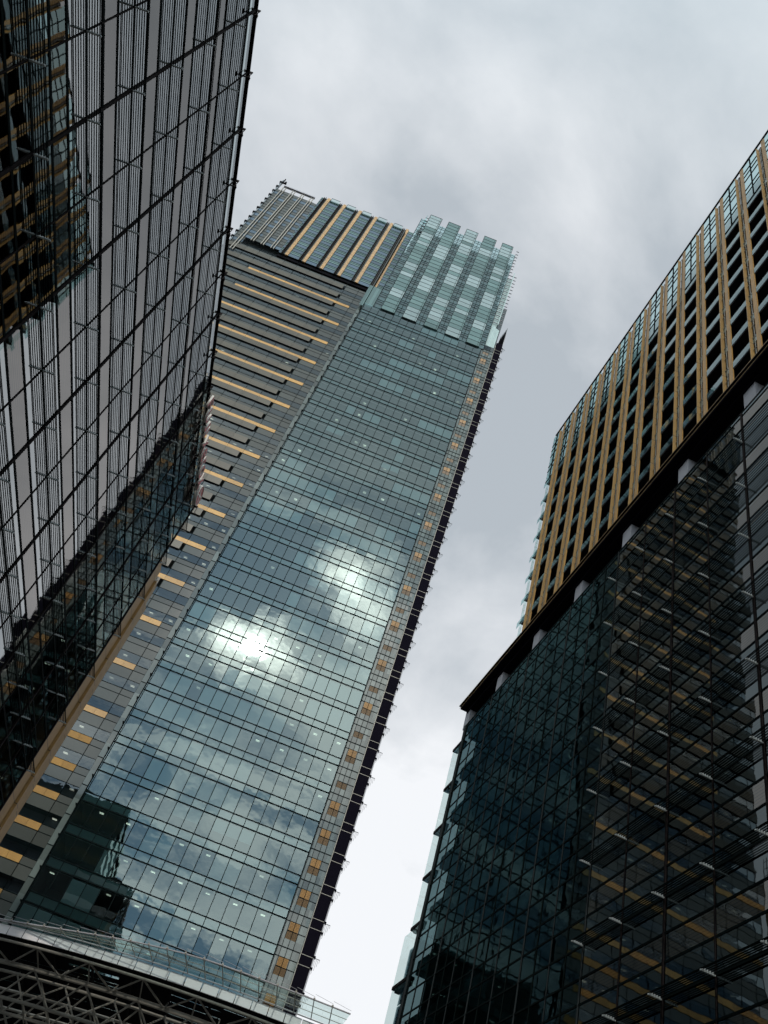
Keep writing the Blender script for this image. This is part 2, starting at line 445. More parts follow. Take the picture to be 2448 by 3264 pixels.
# far end wall: gold clad strips
ztop = 46.2
e = MB(sL); e.box(y_end+.12, 62.9, -.5, .05, -CAM_Z, ztop+2.4); e.build('end_wall', M['goldend'], LB)
e = MB(sL); e.box(62.98, 63.75, -.4, .25, -CAM_Z, ztop+1.2); e.build('end_wall', M['goldend'], LB)
e = MB(sL); e.box(63.75, 64.25, -.9, -.3, -CAM_Z, ztop-.5); e.build('end_window', M['bluepan'], LB)
e = MB(sL); e.box(64.25, 65.1, -.5, .1, -CAM_Z, ztop-.5); e.build('end_wall', M['goldend'], LB)
e = MB(sL)
for k in range(3):
    e.box(64.1+.5*k, 64.16+.5*k, -.4, -.34, ztop-1, ztop+3.0)
for k in range(5): e.box(62.9, 65.2, -.40, -.36, ztop-.2+.7*k, ztop-.16+.7*k)
e.build('railing', M['steel_d'], LB)
MB(sL).box(y_end+.12, 65.1, -18, -.92, -CAM_Z, ztop-.6).build('end_block', M['core'], LB)
# roof-edge hooks
for j in range(0, 14):
    y = Y0+j*WL
    e = MB(sL)
    e.box(y-.03, y+.03, 0, .5, roofL-.9, roofL-.84); e.box(y-.14, y+.14, .42, .46, roofL-.95, roofL-.8); e.box(y-.03, y+.03, .05, .3, roofL-.1, roofL+.16); e.box(y-.02, y+.02, .28, .32, roofL-.84, roofL-.1)
    e.build('roof_hook', M['bronze'], LB)

# ---------------------------------------------------------------- sign on the left building
SG = thing('roof_sign', 'red letters with a round emblem along the roof edge of the left block', 'sign', (-DL+.25, 0, 0), R_(90))
def letter_mesh(txt, name, y0, ywid, z0, z1, depth, parent):
    cu = bpy.data.curves.new('t', 'FONT'); cu.body = txt; cu.size = 1.0; cu.extrude = depth/2; cu.resolution_u = 6
    cu.offset = 0.012
    to = bpy.data.objects.new('t', cu); C.objects.link(to)
    dg = bpy.context.evaluated_depsgraph_get(); me = bpy.data.meshes.new_from_object(to.evaluated_get(dg))
    bpy.data.objects.remove(to); bpy.data.curves.remove(cu)
    xs = [v.co.x for v in me.vertices]; ys = [v.co.y for v in me.vertices]
    x0, x1, b0, b1 = min(xs), max(xs), min(ys), max(ys)
    for v in me.vertices:   # local x = world +y, local -y = outward
        X = (v.co.x-x0)/(x1-x0)*ywid+y0; Z = (v.co.y-b0)/(b1-b0)*(z1-z0)+z0+CAM_Z
        v.co = (X, -v.co.z-depth/2-.12, Z)
    me.materials.clear(); me.materials.append(M['red']); me.materials.append(M['letter_side'])
    me.update()
    for p_ in me.polygons: p_.material_index = 0 if abs(p_.normal.y) > .7 else 1
    me.name = name
    o = bpy.data.objects.new(name, me); C.objects.link(o); o.parent = parent
    return o
LET = [('F', 47.5, .95), ('U', 48.72, 1.0), ('J', 49.95, .72), ('I', 50.95, .24), ('x', 51.9, 1.05), ('e', 53.15, 1.05), ('r', 54.45, .62), ('o', 55.25, 1.1), ('x', 56.5, 1.05)]
for ch, yy, wd in LET:
    letter_mesh(ch, 'letter', yy, wd, 54.35, 55.75, .17, SG)
# round emblem: pale ring and disc crossed by red bands
def disc(cy, cz, rad, o0, o1, mat, name, parent, n=40, inner=0.0):
    b = MB(1)
    for i in range(n):
        t0, t1 = 2*math.pi*i/n, 2*math.pi*(i+1)/n
        P = lambda r_, t, o: (cy+r_*math.cos(t), o, cz+r_*math.sin(t))
        b.poly([P(inner, t0, o1), P(rad, t0, o1), P(rad, t1, o1), P(inner, t1, o1)] if inner else [P(0, 0, o1), P(rad, t0, o1), P(rad, t1, o1)])
        b.poly([P(rad, t1, o0), P(rad, t1, o1), P(rad, t0, o1), P(rad, t0, o0)])
        if inner: b.poly([P(inner, t0, o0), P(inner, t0, o1), P(inner, t1, o1), P(inner, t1, o0)])
    return b.build(name, mat, parent)
em = disc(58.75, 54.98, .95, -.05, -.34, M['red'], 'emblem', SG)
disc(58.75, 54.98, .97, -.04, -.40, M['letter_side'], 'ring', em, inner=.90)
for sgn in (1, -1):
    b = MB(1)
    prev = None
    for i in range(13):
        t = -1+i/6; x = 58.75+t*.86*(.72 if True else 1); zc = 54.98+sgn*(.10+.42*t*t*(.9))
        prev_ = (x, zc)
        if prev: b.poly([(prev[0], -.37, prev[1]-.09), (x, -.37, zc-.09), (x, -.37, zc+.09), (prev[0], -.37, prev[1]+.09)])
        prev = prev_
    b.build('emblem_band', M['letter_side'], em)
b = MB(1)
for q in range(24): b.box(47.6+q*.53, 47.63+q*.53, -.12, .2, 54.2, 54.26)
b.box(47.3, 59.9, -.10, -.05, 54.25, 54.31); b.box(47.3, 59.9, -.10, -.05, 55.0, 55.05)
b.build('sign_rail', M['steel_d'], SG)

# ================================================================ RIGHT BUILDING
DR = 21.0; AZR = -0.1253
ZR, HR, YR, WR = 46.38, 4.33, 26.26, 3.58
nR = Vector((math.cos(AZR), -math.sin(AZR), 0))
RB = thing('apartment_building', 'right-hand building: dark glass base, black cornice and gold fins on its upper block', 'building', tuple(nR*DR), math.pi/2-AZR)
r_end = 67.9; r_beg = YR-17*WR
NODES_R = []
for k in range(-1, 11):
    z = ZR-HR*k   # node level
    top = (k == -1)
    if top: continue
    last = (k == 0)
    cuts = [z, z+HR*.335, z+HR*.62] + ([z+HR*.715] if last else [z+HR])
    gb = MB(1); gs_ = MB(1); gq = MB(1)
    for c in range(-17, 12):
        ya, yb = YR+c*WR, min(YR+(c+1)*WR, r_end)
        if c >= 4:
            ym = (ya+yb)/2
            for q in range(len(cuts)-1):
                gb.pane(ya, ym, 0, cuts[q], cuts[q+1]); gb.pane(ym, yb, 0, cuts[q], cuts[q+1])
        else:
            for q in range(len(cuts)-1): (gq if q == 1 else gs_).pane(ya, yb, 0, cuts[q], cuts[q+1])
    gs_.build('window_band', M['g_podium'], RB)
    gq.build('spandrel_glass', M['g_span2'], RB)
    gb.build('window_band', M['g_dark'], RB)
    tb = MB(1)
    for zz in cuts if last else cuts[:-1]:
        tb.box(r_beg, r_end+.06, -.05, .03, zz-.05, zz+.05)
    tb.build('transom', M['frame'], RB)
    sb = MB(1)
    for c in range(-17, 4):
        sb.box(YR+c*WR+.02, YR+(c+1)*WR-.02, -.30, -.12, z+HR*.345, z+HR*.61)
    sb.build('spandrel', M['tan'], RB)
    MB(1).box(r_beg, r_end-.3, -8.6, -.35, z+HR*.36, z+HR*.59).build('floor_slab', M['ceil'], RB)
    lb = MB(1)
    yl = YR+4*WR
    for o in (.10, .22, .335, .45, .56): lb.box(r_beg, yl, o, o+.047, z-.010, z+.010)
    lb.box(r_beg, yl, .63, .67, z-.015, z+.015)
    lb.build('sunshade', M['frame'], RB)
    NODES_R += [(YR+c*WR, z) for c in range(-16, 5)]
    # ledge ends at the far corner
    xe = 0 if z > 27 else 1.3
    eb = MB(1); eb.box(r_end+.1, r_end+2.35+xe, -.5, .03, z+HR*.30, z+HR*.36); eb.box(r_end+.1, r_end+1.7+xe, -.45, -.05, z+HR*.22, z+HR*.30)
    if z > 8: eb.build('corner_ledge', M['bronze'], RB)
bracket_set(RB, 1, NODES_R)
for c in range(-17, 12):
    y = YR+c*WR; wd = .06 if c % 2 == 0 else .03
    if c >= 4: wd = .035 if c % 2 == 0 else .02
    MB(1).box(y-wd, y+wd, -.06, .06 if c % 2 == 0 else .04, -CAM_Z, ZR+HR*.70).build('mullion', M['bronze'] if c < 4 else M['mull_r'], RB)
    if c >= 4 and y+WR/2 < r_end-.3:
        MB(1).box(y+WR/2-.015, y+WR/2+.015, -.05, .05, -CAM_Z, ZR+HR*.70).build('mullion', M['frame'], RB)
MB(1).box(r_end-.08, r_end+.08, -.08, .14, -CAM_Z, ZR+HR*.70).build('corner_mullion', M['mull_r'], RB)
gp = MB(1); zz = ZR+.36*HR-8*HR
while zz < 47.0:
    gp.pane(r_end+.1, r_end+2.3+(0 if zz > 27 else 1.3), -.02, zz+.02, zz+4.0); zz += HR
lb_ = MB(1)
for q in range(6): lb_.pane(r_end+.05, r_end+1.5, -.06, 28.6-(q+1)*HR+.05, 28.6-q*HR)
lb_.build('corner_window', M['bluepan'], RB)
gp.build('corner_glass_fin', M['g_clear'], RB)
MB(1).box(r_beg, r_end-3.2, -16, -8.62, -CAM_Z, 49.0).build('core_wall', M['core'], RB)
MB(1).box(r_end-.5, r_end-.3, -16, -1.3, -CAM_Z, 49.0).build('end_wall', M['core'], RB)
MB(1).box(r_beg, r_end-.4, -1.5, -1.0, ZR+HR*.715, 51.6).build('recess_wall', M['pier'], RB)
ptop = ZR+HR*.715
for i in range(-6, 7):
    y = 24.86+i*7.16
    MB(1).box(y, y+1.15, -1.0, -.06, ptop+.05, 51.6).build('pier', M['conc'], RB)
cb = MB(1); cb.box(r_beg, 68.9, -6, .62, 51.62, 52.0); cb.build('cornice', M['pier'], RB)
cb = MB(1); cb.box(r_beg, 69.1, -6, .74, 52.02, 52.16); cb.build('cornice_lip', M['bronze'], RB)
cb = MB(1); cb.box(r_beg, 69.15, .745, .765, 52.04, 52.10); cb.box(r_beg, 69.12, .63, .65, 51.8, 51.86); cb.build('gold_line', M['goldsm'], RB)
MB(1).box(r_beg, 68.6, -5.5, .05, 51.3, 51.6).build('soffit', M['pier'], RB)

# upper block with gold fins
OFF = 4.2; S = -OFF
u_end = 70.5; u_beg = 25.3-12*3.545
PF, HF = 3.545, 3.60
z_top = 103.1
bays = []
i = -12
while 25.3+i*PF < u_end-.5: bays.append(25.3+i*PF); i += 1
zf = [92.9-HF*k for k in range(0, 12)]   # slab edge tops
mb_back = MB(1).box(u_beg, u_end-.6, -20, S-2.3, 51.7, z_top-1.2); mb_back.build('inner_wall', M['core'], RB)
for z in zf:
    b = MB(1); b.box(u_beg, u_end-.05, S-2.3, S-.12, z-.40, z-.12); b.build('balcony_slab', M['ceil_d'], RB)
    b = MB(1)
    for y in bays: b.pane(y, y+PF, S-.02, z-.95, z-.02)
    b.build('balcony_glass', M['g_tower'], RB)
    b = MB(1)
    b.box(u_beg, u_end-.3, S-.16, S-.06, z-.93, z-.04)
    b.build('slab_edge', M['silver'], RB)
    b = MB(1)
    for y in bays: b.pane(y, y+PF, S-1.9, z-HF, z-.45)
    b.build('window_band', M['g_dark'], RB)
for y in bays:
    MB(1).box(y-.23, y+.24, S-.10, S+.02, 52.1, z_top-.15).build('ribbed_strip', M['goldrib'], RB)
    MB(1).box(y+.72, y+.78, S-.1, S+.27, 52.1, z_top-1.2).build('gold_fin', M['goldsm'], RB)
    b = MB(1); b.tube((y+.44, S-.02, 52.1), (y+.44, S-.02, z_top-1), .022, 6); b.tube((y+.55, S-.06, 52.1), (y+.55, S-.06, z_top-1), .016, 6)
    z = z_top-1.4
    while z > 52.5:
        b.box(y+.34, y+.78, S+.0, S+.04, z, z+.05); z -= 1.8
    b.build('downpipe', M['steel_d'], RB)
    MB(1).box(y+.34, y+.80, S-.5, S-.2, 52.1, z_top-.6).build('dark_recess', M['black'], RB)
    MB(1).box(y+.86, y+.98, S-2.3, S-.25, 52.1, 92.2).build('party_wall', M['pier'], RB)
    b = MB(1); b2 = MB(1)
    zs = [92.9, 95.2, 96.3, 98.6, 99.9, 101.0, z_top]
    for q in range(len(zs)-1):
        m_ = y+.8+(PF-.3-.8)*.55
        b.pane(y+.75, m_, S, zs[q], zs[q+1]); b.pane(m_, y+PF-.3, S, zs[q], zs[q+1])
        b2.box(y+.75, y+PF-.3, S-.05, S+.05, zs[q]-.045, zs[q]+.045)
    b2.box(m_-.05, m_+.05, S-.06, S+.06, 93.0, z_top)
    b.build('top_window', M['g_tower'], RB); b2.build('top_window_frame', M['frame'], RB)
MB(1).box(u_beg, u_end, S-.10, S+.10, z_top, z_top+.09).build('parapet', M['frame'], RB)
MB(1).box(u_beg, u_end-.8, S-1.9, S-1.7, 93.0, 101.2).build('top_backing', M['silver'], RB)
b = MB(1)
for z in zf: b.box(u_end-.6, u_end+.28, S-1.4, S-.05, z-.5, z-.42)
build_auto(b, 'corner_ledge', M['frame'], RB)
gp = MB(1)
for z in zf+[96.5, 100.1]: gp.pane(u_end-.55, u_end+.35, S-.12, z-.42, z+HF-.55)
gp.build('corner_glass_fin', M['g_clear'], RB)

# ================================================================ MAIN TOWER
DT = 109.0; AZT = -0.0329
nT = Vector((math.sin(AZT), math.cos(AZT), 0))
X0, WT, Z0, HT = -21.7745, 1.78947, 54.8617, 4.30735
TB = thing('skyscraper', 'tallest tower in the middle, blue glass front beside a grey wall with gold bars', 'building', tuple(nT*DT), math.atan2(math.sin(AZT), -math.cos(AZT)))
sT = -1
A = lambda m: X0+WT*m
Z = lambda k: Z0+HT*k
D = [-12+i for i in range(19)] + [7, 8, 9, 10]
D = sorted(set(D)); D = [d*1.0 for d in D]
x = 10.0
while x < 28.1: x += .9585; D.append(round(x, 3))
D = [d if d < 9.5 else d-.02 for d in D]
LIGHTS = []
dep = 7.0
for i in range(len(D)-1):
    z, zn = Z(D[i]), Z(D[i+1])
    zs = z+HT*.27
    gb = MB(sT)
    for m in range(0, 16):
        a0 = A(m) if m else A(-.1)
        gb.pane(a0, A(m+1), 0, z, zs); gb.pane(a0, A(m+1), 0, zs, zn)
    gb.build('window_band', M['g_tower'], TB)
    MB(sT).box(A(-.1), A(16), -.05, .07, z-.075, z+.075).box(A(-.1), A(16), -.05, .065, zs-.06, zs+.06).build('transom', M['frame'], TB)
    MB(sT).box(A(0), A(16), -.5, -.15, z+.02, zs-.02).build('spandrel', M['spandrel'], TB)
    # storey interior: dark blind pocket, pale trim, ceiling
    MB(sT).box(A(.1), A(16), -dep, -.75, zn+.05, zn+.30).build('ceiling', M['ceil'], TB)
    MB(sT).box(A(.1), A(16), -.74, -.52, zn-.02, zn+.12).build('ceiling_trim', M['trim'], TB)
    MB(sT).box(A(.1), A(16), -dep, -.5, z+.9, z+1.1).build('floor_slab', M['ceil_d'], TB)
    # blinds in runs
    bl = MB(sT); m = 0; n_b = 0
    prob = .17 if D[i] < 14 else .10
    while m < 16:
        if random.random() < prob:
            L_ = random.choice((1, 2, 2, 3, 5, 7)); m1 = min(16, m+L_)
            hgt = random.choice((1, 1, 1, .55)) if L_ < 4 else 1
            for q in range(m, m1):
                bl.pane(A(q)+.04, A(q+1)-.04, -.12, zn-.25-(zn-.25-zs)*hgt, zn-.25); n_b += 1
            m = m1+1
        else: m += 1
    if n_b: build_auto(bl, 'roller_blind', M['blind'], TB)
    # ceiling lights
    r_ = random.random(); kk = D[i]
    dens_l = .8 if (kk < 6 and r_ < .8) else (.85 if r_ < .2 else .10)
    ph = random.randint(0, 1)
    for m in range(16):
        if ((m+ph) % 2 == 0 or kk > 12) and random.random() < dens_l:
            LIGHTS.append([(A(m)+.6, A(m)+1.15, -dd-.08, -dd, zn+.03, zn+.05) for dd in (1.55, 1.83) if not (dd > 2 and random.random() < .3)])
for m in range(0, 17):
    t = .045
    MB(sT).box(A(m)-t, A(m)+t, -.06, .06, Z(D[0]), Z(28.1)).build('mullion', M['frame'], TB)
MB(sT).box(A(-.12)-.03, A(-.12)+.03, -1.0, .25, Z(-12), Z(37.5)).build('edge_fin', M['frame'], TB)
MB(sT).box(A(-20), A(18), -30, -dep-.02, -CAM_Z, Z(36)).build('core_wall', M['core'], TB)
MB(sT).box(A(-.05), A(.03), -dep, -.1, -CAM_Z, Z(28)).build('party_wall', M['ceil_d'], TB)
MB(sT).box(A(16), A(16.1), -dep, -.1, -CAM_Z, Z(28)).build('party_wall', M['ceil_d'], TB)

# grey flank
G0 = -1.0; gs = 1-G0/DT
AG = lambda m: A(m)*gs
ZG = lambda k: Z(k)*gs
def glev(n): return -2.07+.9567*n if n <= 9 else 6.54+.9436*(n-9)
mg0, mg1 = -19.7, -.55
gm = [mg0]+[x_*1.0 for x_ in [-19.2+ .0]]
gm = [-19.7, -18.97] + [-18.97+1.742*q for q in range(1, 11)]
gm = [x_ for x_ in gm if x_ < -1.0] + [-1.55, -.55]
ggold = {31, 29, 27, 25, 23, 21, 19, 17, 15, 13, 11, 9, 7, 5, 3, 2, 1, 0, -1, -2, -3, -4, -5, -6}
m_l = -3.55
for n in range(-9, 34):
    t = glev(n); b_ = glev(n-1)
    if t > 29.6: t = 29.6
    h1, h2 = ZG(t)-.24*4.1, ZG(t)-.63*4.1
    z1, z2 = ZG(t), ZG(b_)
    if h2 < z2: continue
    gv = MB(sT); gp_ = MB(sT); gl_ = MB(sT)
    low = n <= 8
    for q in range(len(gm)-1):
        a0, a1 = AG(gm[q]), AG(gm[q+1])
        gv.pane(a0, a1, G0, z2, h2)
        if gm[q] < m_l and not low: pass
        else: gp_.pane(a0, a1, G0, h2, h1)
        if not (n in ggold and gm[q] > (-15.4 if n > 8 else -99) and gm[q+1] < -1.4):
            gp_.pane(a0, a1, G0, h1, z1)
    gv.build('window_band', M['g_grey'], TB)
    build_auto(gp_, 'grey_panel', M['greypan'], TB)
    if n in ggold:
        g_ = MB(sT)
        s0 = -15.25 if n > 8 else -19.7
        q = -1.55
        lim = s0
        while q > lim+.05:
            q2 = max(q-1.742, lim) if n > 8 else max(q-.92, lim)
            g_.box(AG(q2)+.015, AG(q)-.015, G0-.1, G0+.06, h1+.04, z1-.04); q = q2
        g_.build('terracotta_band', M['gold'] if n > 2 else M['goldh'], TB)
    if not low:
        g_ = MB(sT)
        for q in range(len(gm)-1):
            if gm[q] < m_l:
                g_.box(AG(gm[q])+.02, min(AG(gm[q+1]), AG(m_l))-.02, G0, G0+.26, h2, h1-.05)
        g_.build('slatted_hood', M['brownpan'], TB)
        MB(sT).box(AG(-19.7), AG(m_l-.02), G0+.02, G0+.24, h2-.05, h2-.01).build('hood_soffit', M['black'], TB)
    MB(sT).box(AG(mg0), AG(mg1), G0-.05, G0+.05, z1-.035, z1+.035).box(AG(mg0), AG(mg1), G0-.05, G0+.045, h1-.03, h1+.03).box(AG(mg0), AG(mg1), G0-.05, G0+.04, h2-.03, h2+.03).build('transom', M['frame'], TB)
    MB(sT).box(AG(mg0)+.2, AG(mg1), -dep, G0-.6, z2+.1+.0, z2+.3).build('ceiling', M['ceil'], TB)
    pl = .8 if (n in (10, 11, 13, 14, 16, 17, 18, 8, 7)) else (.35 if n < 7 else .08)
    for q in range(2, len(gm)-1):
        if random.random() < pl:
            LIGHTS.append([(AG(gm[q])+.55, AG(gm[q])+1.15, G0-dd-.08, G0-dd, h2-.20, h2-.17) for dd in ((.75, 1.03) if n < 14 else (.75,))])
    MB(sT).box(AG(mg0)+.1, AG(mg1), G0-1.5, G0-1.4, z2+.3, h2).build('inner_wall', M['inner'], TB)
for q in gm:
    MB(sT).box(AG(q)-.035, AG(q)+.035, G0-.05, G0+.055, Z(-12), ZG(29.55)).build('mullion', M['frame'], TB)
LIGHTS.sort(key=lambda L_: (L_[0][4] < Z(-5.2), L_[0][4]))
rest = MB(sT)
for q_, L_ in enumerate(LIGHTS):
    b = MB(sT) if q_ < 98 else rest
    for bx in L_: b.box(*bx)
    if q_ < 98: b.build('ceiling_light', M['light'], TB)
rest.build('ceiling_light_row', M['light'], TB, stuff=True)
# pale return strip between grey flank and glass front
k = -12
while k < 28:
    rs = MB(sT); rs.pane(AG(-.55), A(-.12), -.9, Z(k)+.03, Z(k+.50)); rs.pane(AG(-.55), A(-.12), -.9, Z(k+.50), Z(k+.957)-.05); rp = rs.build('return_panel', M['sidepan'], TB)
    MB(sT).box(AG(-.55), A(-.12), -.9, -.84, Z(k)-.05, Z(k)+.03).build('return_transom', M['frame'], rp)
    MB(sT).box(A(-.30), A(-.14), -.85, -.1, Z(k+.3)-.03, Z(k+.3)+.02).build('return_tick', M['frame'], rp); k += .957
b = MB(sT)
for q in range(5): b.pane(AG(-.55)+q*.62, AG(-.55)+q*.62+.62, -.15, Z(27.9), ZG(29.74))
b.build('link_panel', M['frost_d'], TB)
# crown, hotel floors with gold strips
kb, kt = 29.75, 37.55
hotel_l = -13.4
NH = 12; hp = (kt-kb)/NH
bpos = [-12.3+2.475*i for i in range(6)]
MB(sT).box(AG(hotel_l), AG(.6), G0-6, G0-.3, ZG(29.5), ZG(29.72)).build('crown_shadow_strip', M['black'], TB)  # black strip stands in for the shadow line under the hotel floors
for i in range(NH):
    za, zb = ZG(kb+hp*i), ZG(kb+hp*(i+1)); hh = zb-za
    b = MB(sT); c_ = MB(sT)
    for q in range(-1, 6):
        l = bpos[q] if q >= 0 else hotel_l
        r = bpos[q+1] if q < 5 else 1.15
        if r <= l: continue
        b.pane(AG(l), AG(r), G0, za, za+hh*.52)
        c_.pane(AG(l), AG(r), G0, za+hh*.52, zb)
    b.build('window_band', M['bluepan'], TB); c_.build('spandrel', M['frost_d'], TB)
    MB(sT).box(AG(hotel_l), AG(1.15), G0-.05, G0+.05, za-.05, za+.05).box(AG(hotel_l), AG(1.15), G0-.05, G0+.05, za+hh*.5, za+hh*.5+.07).box(AG(hotel_l), AG(1.15), G0-.05, G0+.05, za+hh*.78, za+hh*.78+.05).build('transom', M['frame'], TB)
for bp in bpos:
    b = MB(sT)
    k = kb-.05
    while k < kt:
        b.box(AG(bp-.21), AG(bp+.21), G0-.1, G0+.25, ZG(k)+.03, ZG(min(k+.325, kt+.1))-.02); k += .325
    b.build('gold_strip', M['goldh'], TB)
    b = MB(sT); b.box(AG(bp-.70), AG(bp-.60), G0, G0+.5, ZG(kb-.15), ZG(kt-.1)); b.box(AG(bp-.47), AG(bp-.42), G0, G0+.45, ZG(kb-.1), ZG(kt)); b.build('cleaning_rail', M['bronze'], TB)
    b = MB(sT)
    b.box(AG(bp-.60), AG(bp-.21), G0+.01, G0+.07, ZG(kb), ZG(kt)); b.build('grey_strip', M['greypan'], TB)
    if bp < 0:
        b = MB(sT); b.pane(AG(bp+.3), AG(bp+2.475-.85), G0+.12, ZG(kt)-.9, ZG(kt+.27)); b.build('parapet_glass', M['g_clear'], TB)
        b = MB(sT); b.box(AG(bp+.3), AG(bp+2.475-.85), G0+.08, G0+.16, ZG(kt+.27), ZG(kt+.27)+.08); b.box(AG(bp+.3), AG(bp+2.475-.85), G0+.08, G0+.16, ZG(kt)-.95, ZG(kt)-.87); b.box(AG(bp+.3), AG(bp+.34), G0+.08, G0+.16, ZG(kt)-.87, ZG(kt+.27)); b.build('parapet_frame', M['frame'], TB)
# crown, left corner part
b = MB(sT); c_ = MB(sT); f_ = MB(sT)
lc = [-19.7, -18.9, -18.2, -17.45, -16.6, -15.8, -15.0, -14.2, hotel_l]
k = 28.0; 
while k < 36.1:
    for q in range(len(lc)-1):
        if k < 29.6 and lc[q] > -18.5: continue
        (b if random.random() < .55 else c_).pane(AG(lc[q]), AG(lc[q+1]), G0, ZG(k), ZG(k+.33)); c_.pane(AG(lc[q]), AG(lc[q+1]), G0, ZG(k+.33), ZG(k+.65))
    f_.box(AG(-19.7), AG(hotel_l), G0-.04, G0+.04, ZG(k)-.04, ZG(k)+.04); f_.box(AG(-19.7), AG(hotel_l), G0-.04, G0+.04, ZG(k+.33)-.03, ZG(k+.33)+.03)
    k += .65
build_auto(b, 'blue_panel', M['bluepan'], TB); build_auto(c_, 'grey_panel', M['greypan'], TB); f_.build('transom', M['frame'], TB)
for q, xx in enumerate([-18.83, -18.46, -17.36, -17.01, -15.95, -15.62, -14.56, -14.2]):
    MB(sT).box(AG(xx)-.09, AG(xx)+.09, G0+.12, G0+.4, ZG(28.2 if q < 2 else 29.75), ZG(36.8)).build('louvre_rod', M['steel_d'], TB)
MB(sT).box(AG(-19.5), AG(-14.2), G0-5, G0-1.4, ZG(36), ZG(37.1)).build('roof_recess', M['pier'], TB)
MB(sT).box(AG(-19.0), AG(-14.2), G0-.5, G0+.1, ZG(37.12), ZG(37.24)).build('roof_beam', M['conc'], TB)
MB(sT).box(AG(-19.7), AG(-19.55), G0-.6, G0+.2, ZG(28), ZG(37.7)).build('corner_post', M['g_side'], TB)
b = MB(sT); k = 28.2
while k < 37.6:
    b.box(AG(-19.9), AG(-19.55), G0-.3, G0+.3, ZG(k), ZG(k)+.6); k += .65
build_auto(b, 'corner_clip', M['black'], TB)
b = MB(sT); b.box(AG(-19.6), AG(-18.9), G0, G0+.3, ZG(37.3), ZG(37.42)); b.box(AG(-19.5), AG(-19.4), G0, G0+.3, ZG(37.2), ZG(37.9)); b.box(AG(-19.2), AG(-19.0), G0, G0+.3, ZG(37.3), ZG(37.6)); b.build('roof_hook', M['black'], TB)
MB(sT).box(AG(-19.5), AG(1), -25, G0-1.5, ZG(29.4), ZG(36.2)).build('crown_core', M['core'], TB)

# crown, checkered glass part
cols = [(2.1, 3.95), (5.05, 6.95), (8.0, 9.85), (10.92, 12.85), (13.85, 15.6)]
fp = .8; k0, k1 = 28.15, 40.6
nf = 15; fp = (k1-k0)/nf
bk_l = MB(sT); bk_d = MB(sT); fr_ = MB(sT)
offs = .28
patt = ['ddlldddldlldddd', 'lldddldllddldld', 'ddldlldddlldddl', 'dldddlddldlldld', 'lddldlldddlddld']
rows_l = [[0]*nf for _ in cols]
base_p = [
 '001001100011010', '110011000110011', '011100111001101', '100110011000110', '001001100110001']
for ci, (m0, m1) in enumerate(cols):
    F1 = MB(sT); run = []
    for r in range(nf):
        k = k0+fp*r; za, zb = Z(k), Z(k+fp)
        li = (base_p[ci][r] == '1') if r < 13 else (ci % 2 == 0)
        for hh in (0, .5):
            lh = li and not (hh and r % 5 == ci)
            if not run or run[-1][0] != lh: run.append([lh, MB(sT)])
            run[-1][1].pane(A(m0), A(m1), offs, za+(zb-za)*hh, za+(zb-za)*(hh+.5))
        F1.box(A(m0), A(m1), offs-.04, offs+.05, za-.04, za+.04); F1.box(A(m0), A(m1), offs-.04, offs+.05, (za+zb)/2-.03, (za+zb)/2+.03)
    for lh, mb_ in run: mb_.build('frosted_bay' if lh else 'tinted_bay', M['frost_l' if lh else 'frost_d'], TB)
    MB(sT).box(A(m0), A(m1), .01, offs-.05, Z(k0)-.02, Z(k0)+.05).build('bay_sill', M['frost_d'], TB)
    F1.box(A(m0), A(m1), offs-.04, offs+.05, Z(k1)-.06, Z(k1)+.06)
    F1.box(A(m0)-.05, A(m0)+.05, 0, offs+.06, Z(k0), Z(k1)); F1.box(A(m1)-.05, A(m1)+.05, 0, offs+.06, Z(k0), Z(k1))
    F1.box(A(m1)-.42, A(m1)-.36, offs, offs+.04, Z(k0), Z(k1))
    F1.build('bay_frame', M['frame'], TB)
for r in range(nf-1):
    k = k0+fp*r; za, zb = Z(k), Z(k+fp)
    b = MB(sT); f_ = MB(sT)
    xs_ = [1.1]+[v for c_ in cols for v in c_]+[16.3]
    for q in range(0, len(xs_)-1):
        for hh in (0, .5):
            b.pane(A(xs_[q]), A(xs_[q+1]), 0, za+(zb-za)*hh, za+(zb-za)*(hh+.5))
    f_.box(A(1.1), A(16.3), -.05, .05, za-.05, za+.05); f_.box(A(1.1), A(16.3), -.05, .05, za+(zb-za)*.5-.04, za+(zb-za)*.5+.04); f_.box(A(1.1), A(16.3), -.05, .05, za+(zb-za)*.78-.03, za+(zb-za)*.78+.03)
    b.build('window_band', M['g_tower'], TB); f_.build('transom', M['frame'], TB)
    if r < nf-2: MB(sT).box(A(1.3), A(16.2), -4, -.4, za+.2, za+1.9).build('spandrel', M['spandrel'], TB)
    if r < nf-2: MB(sT).box(A(1.3), A(16.2), -4.2, -4, za, zb).build('inner_wall', M['frost_d'], TB)
for xx in (1.1, 4.5, 7.45, 10.4, 13.3, 16.3):
    MB(sT).box(A(xx)-.05, A(xx)+.05, -.06, .08, Z(k0), Z(k0+fp*(nf-1))).build('mullion', M['frame'], TB)
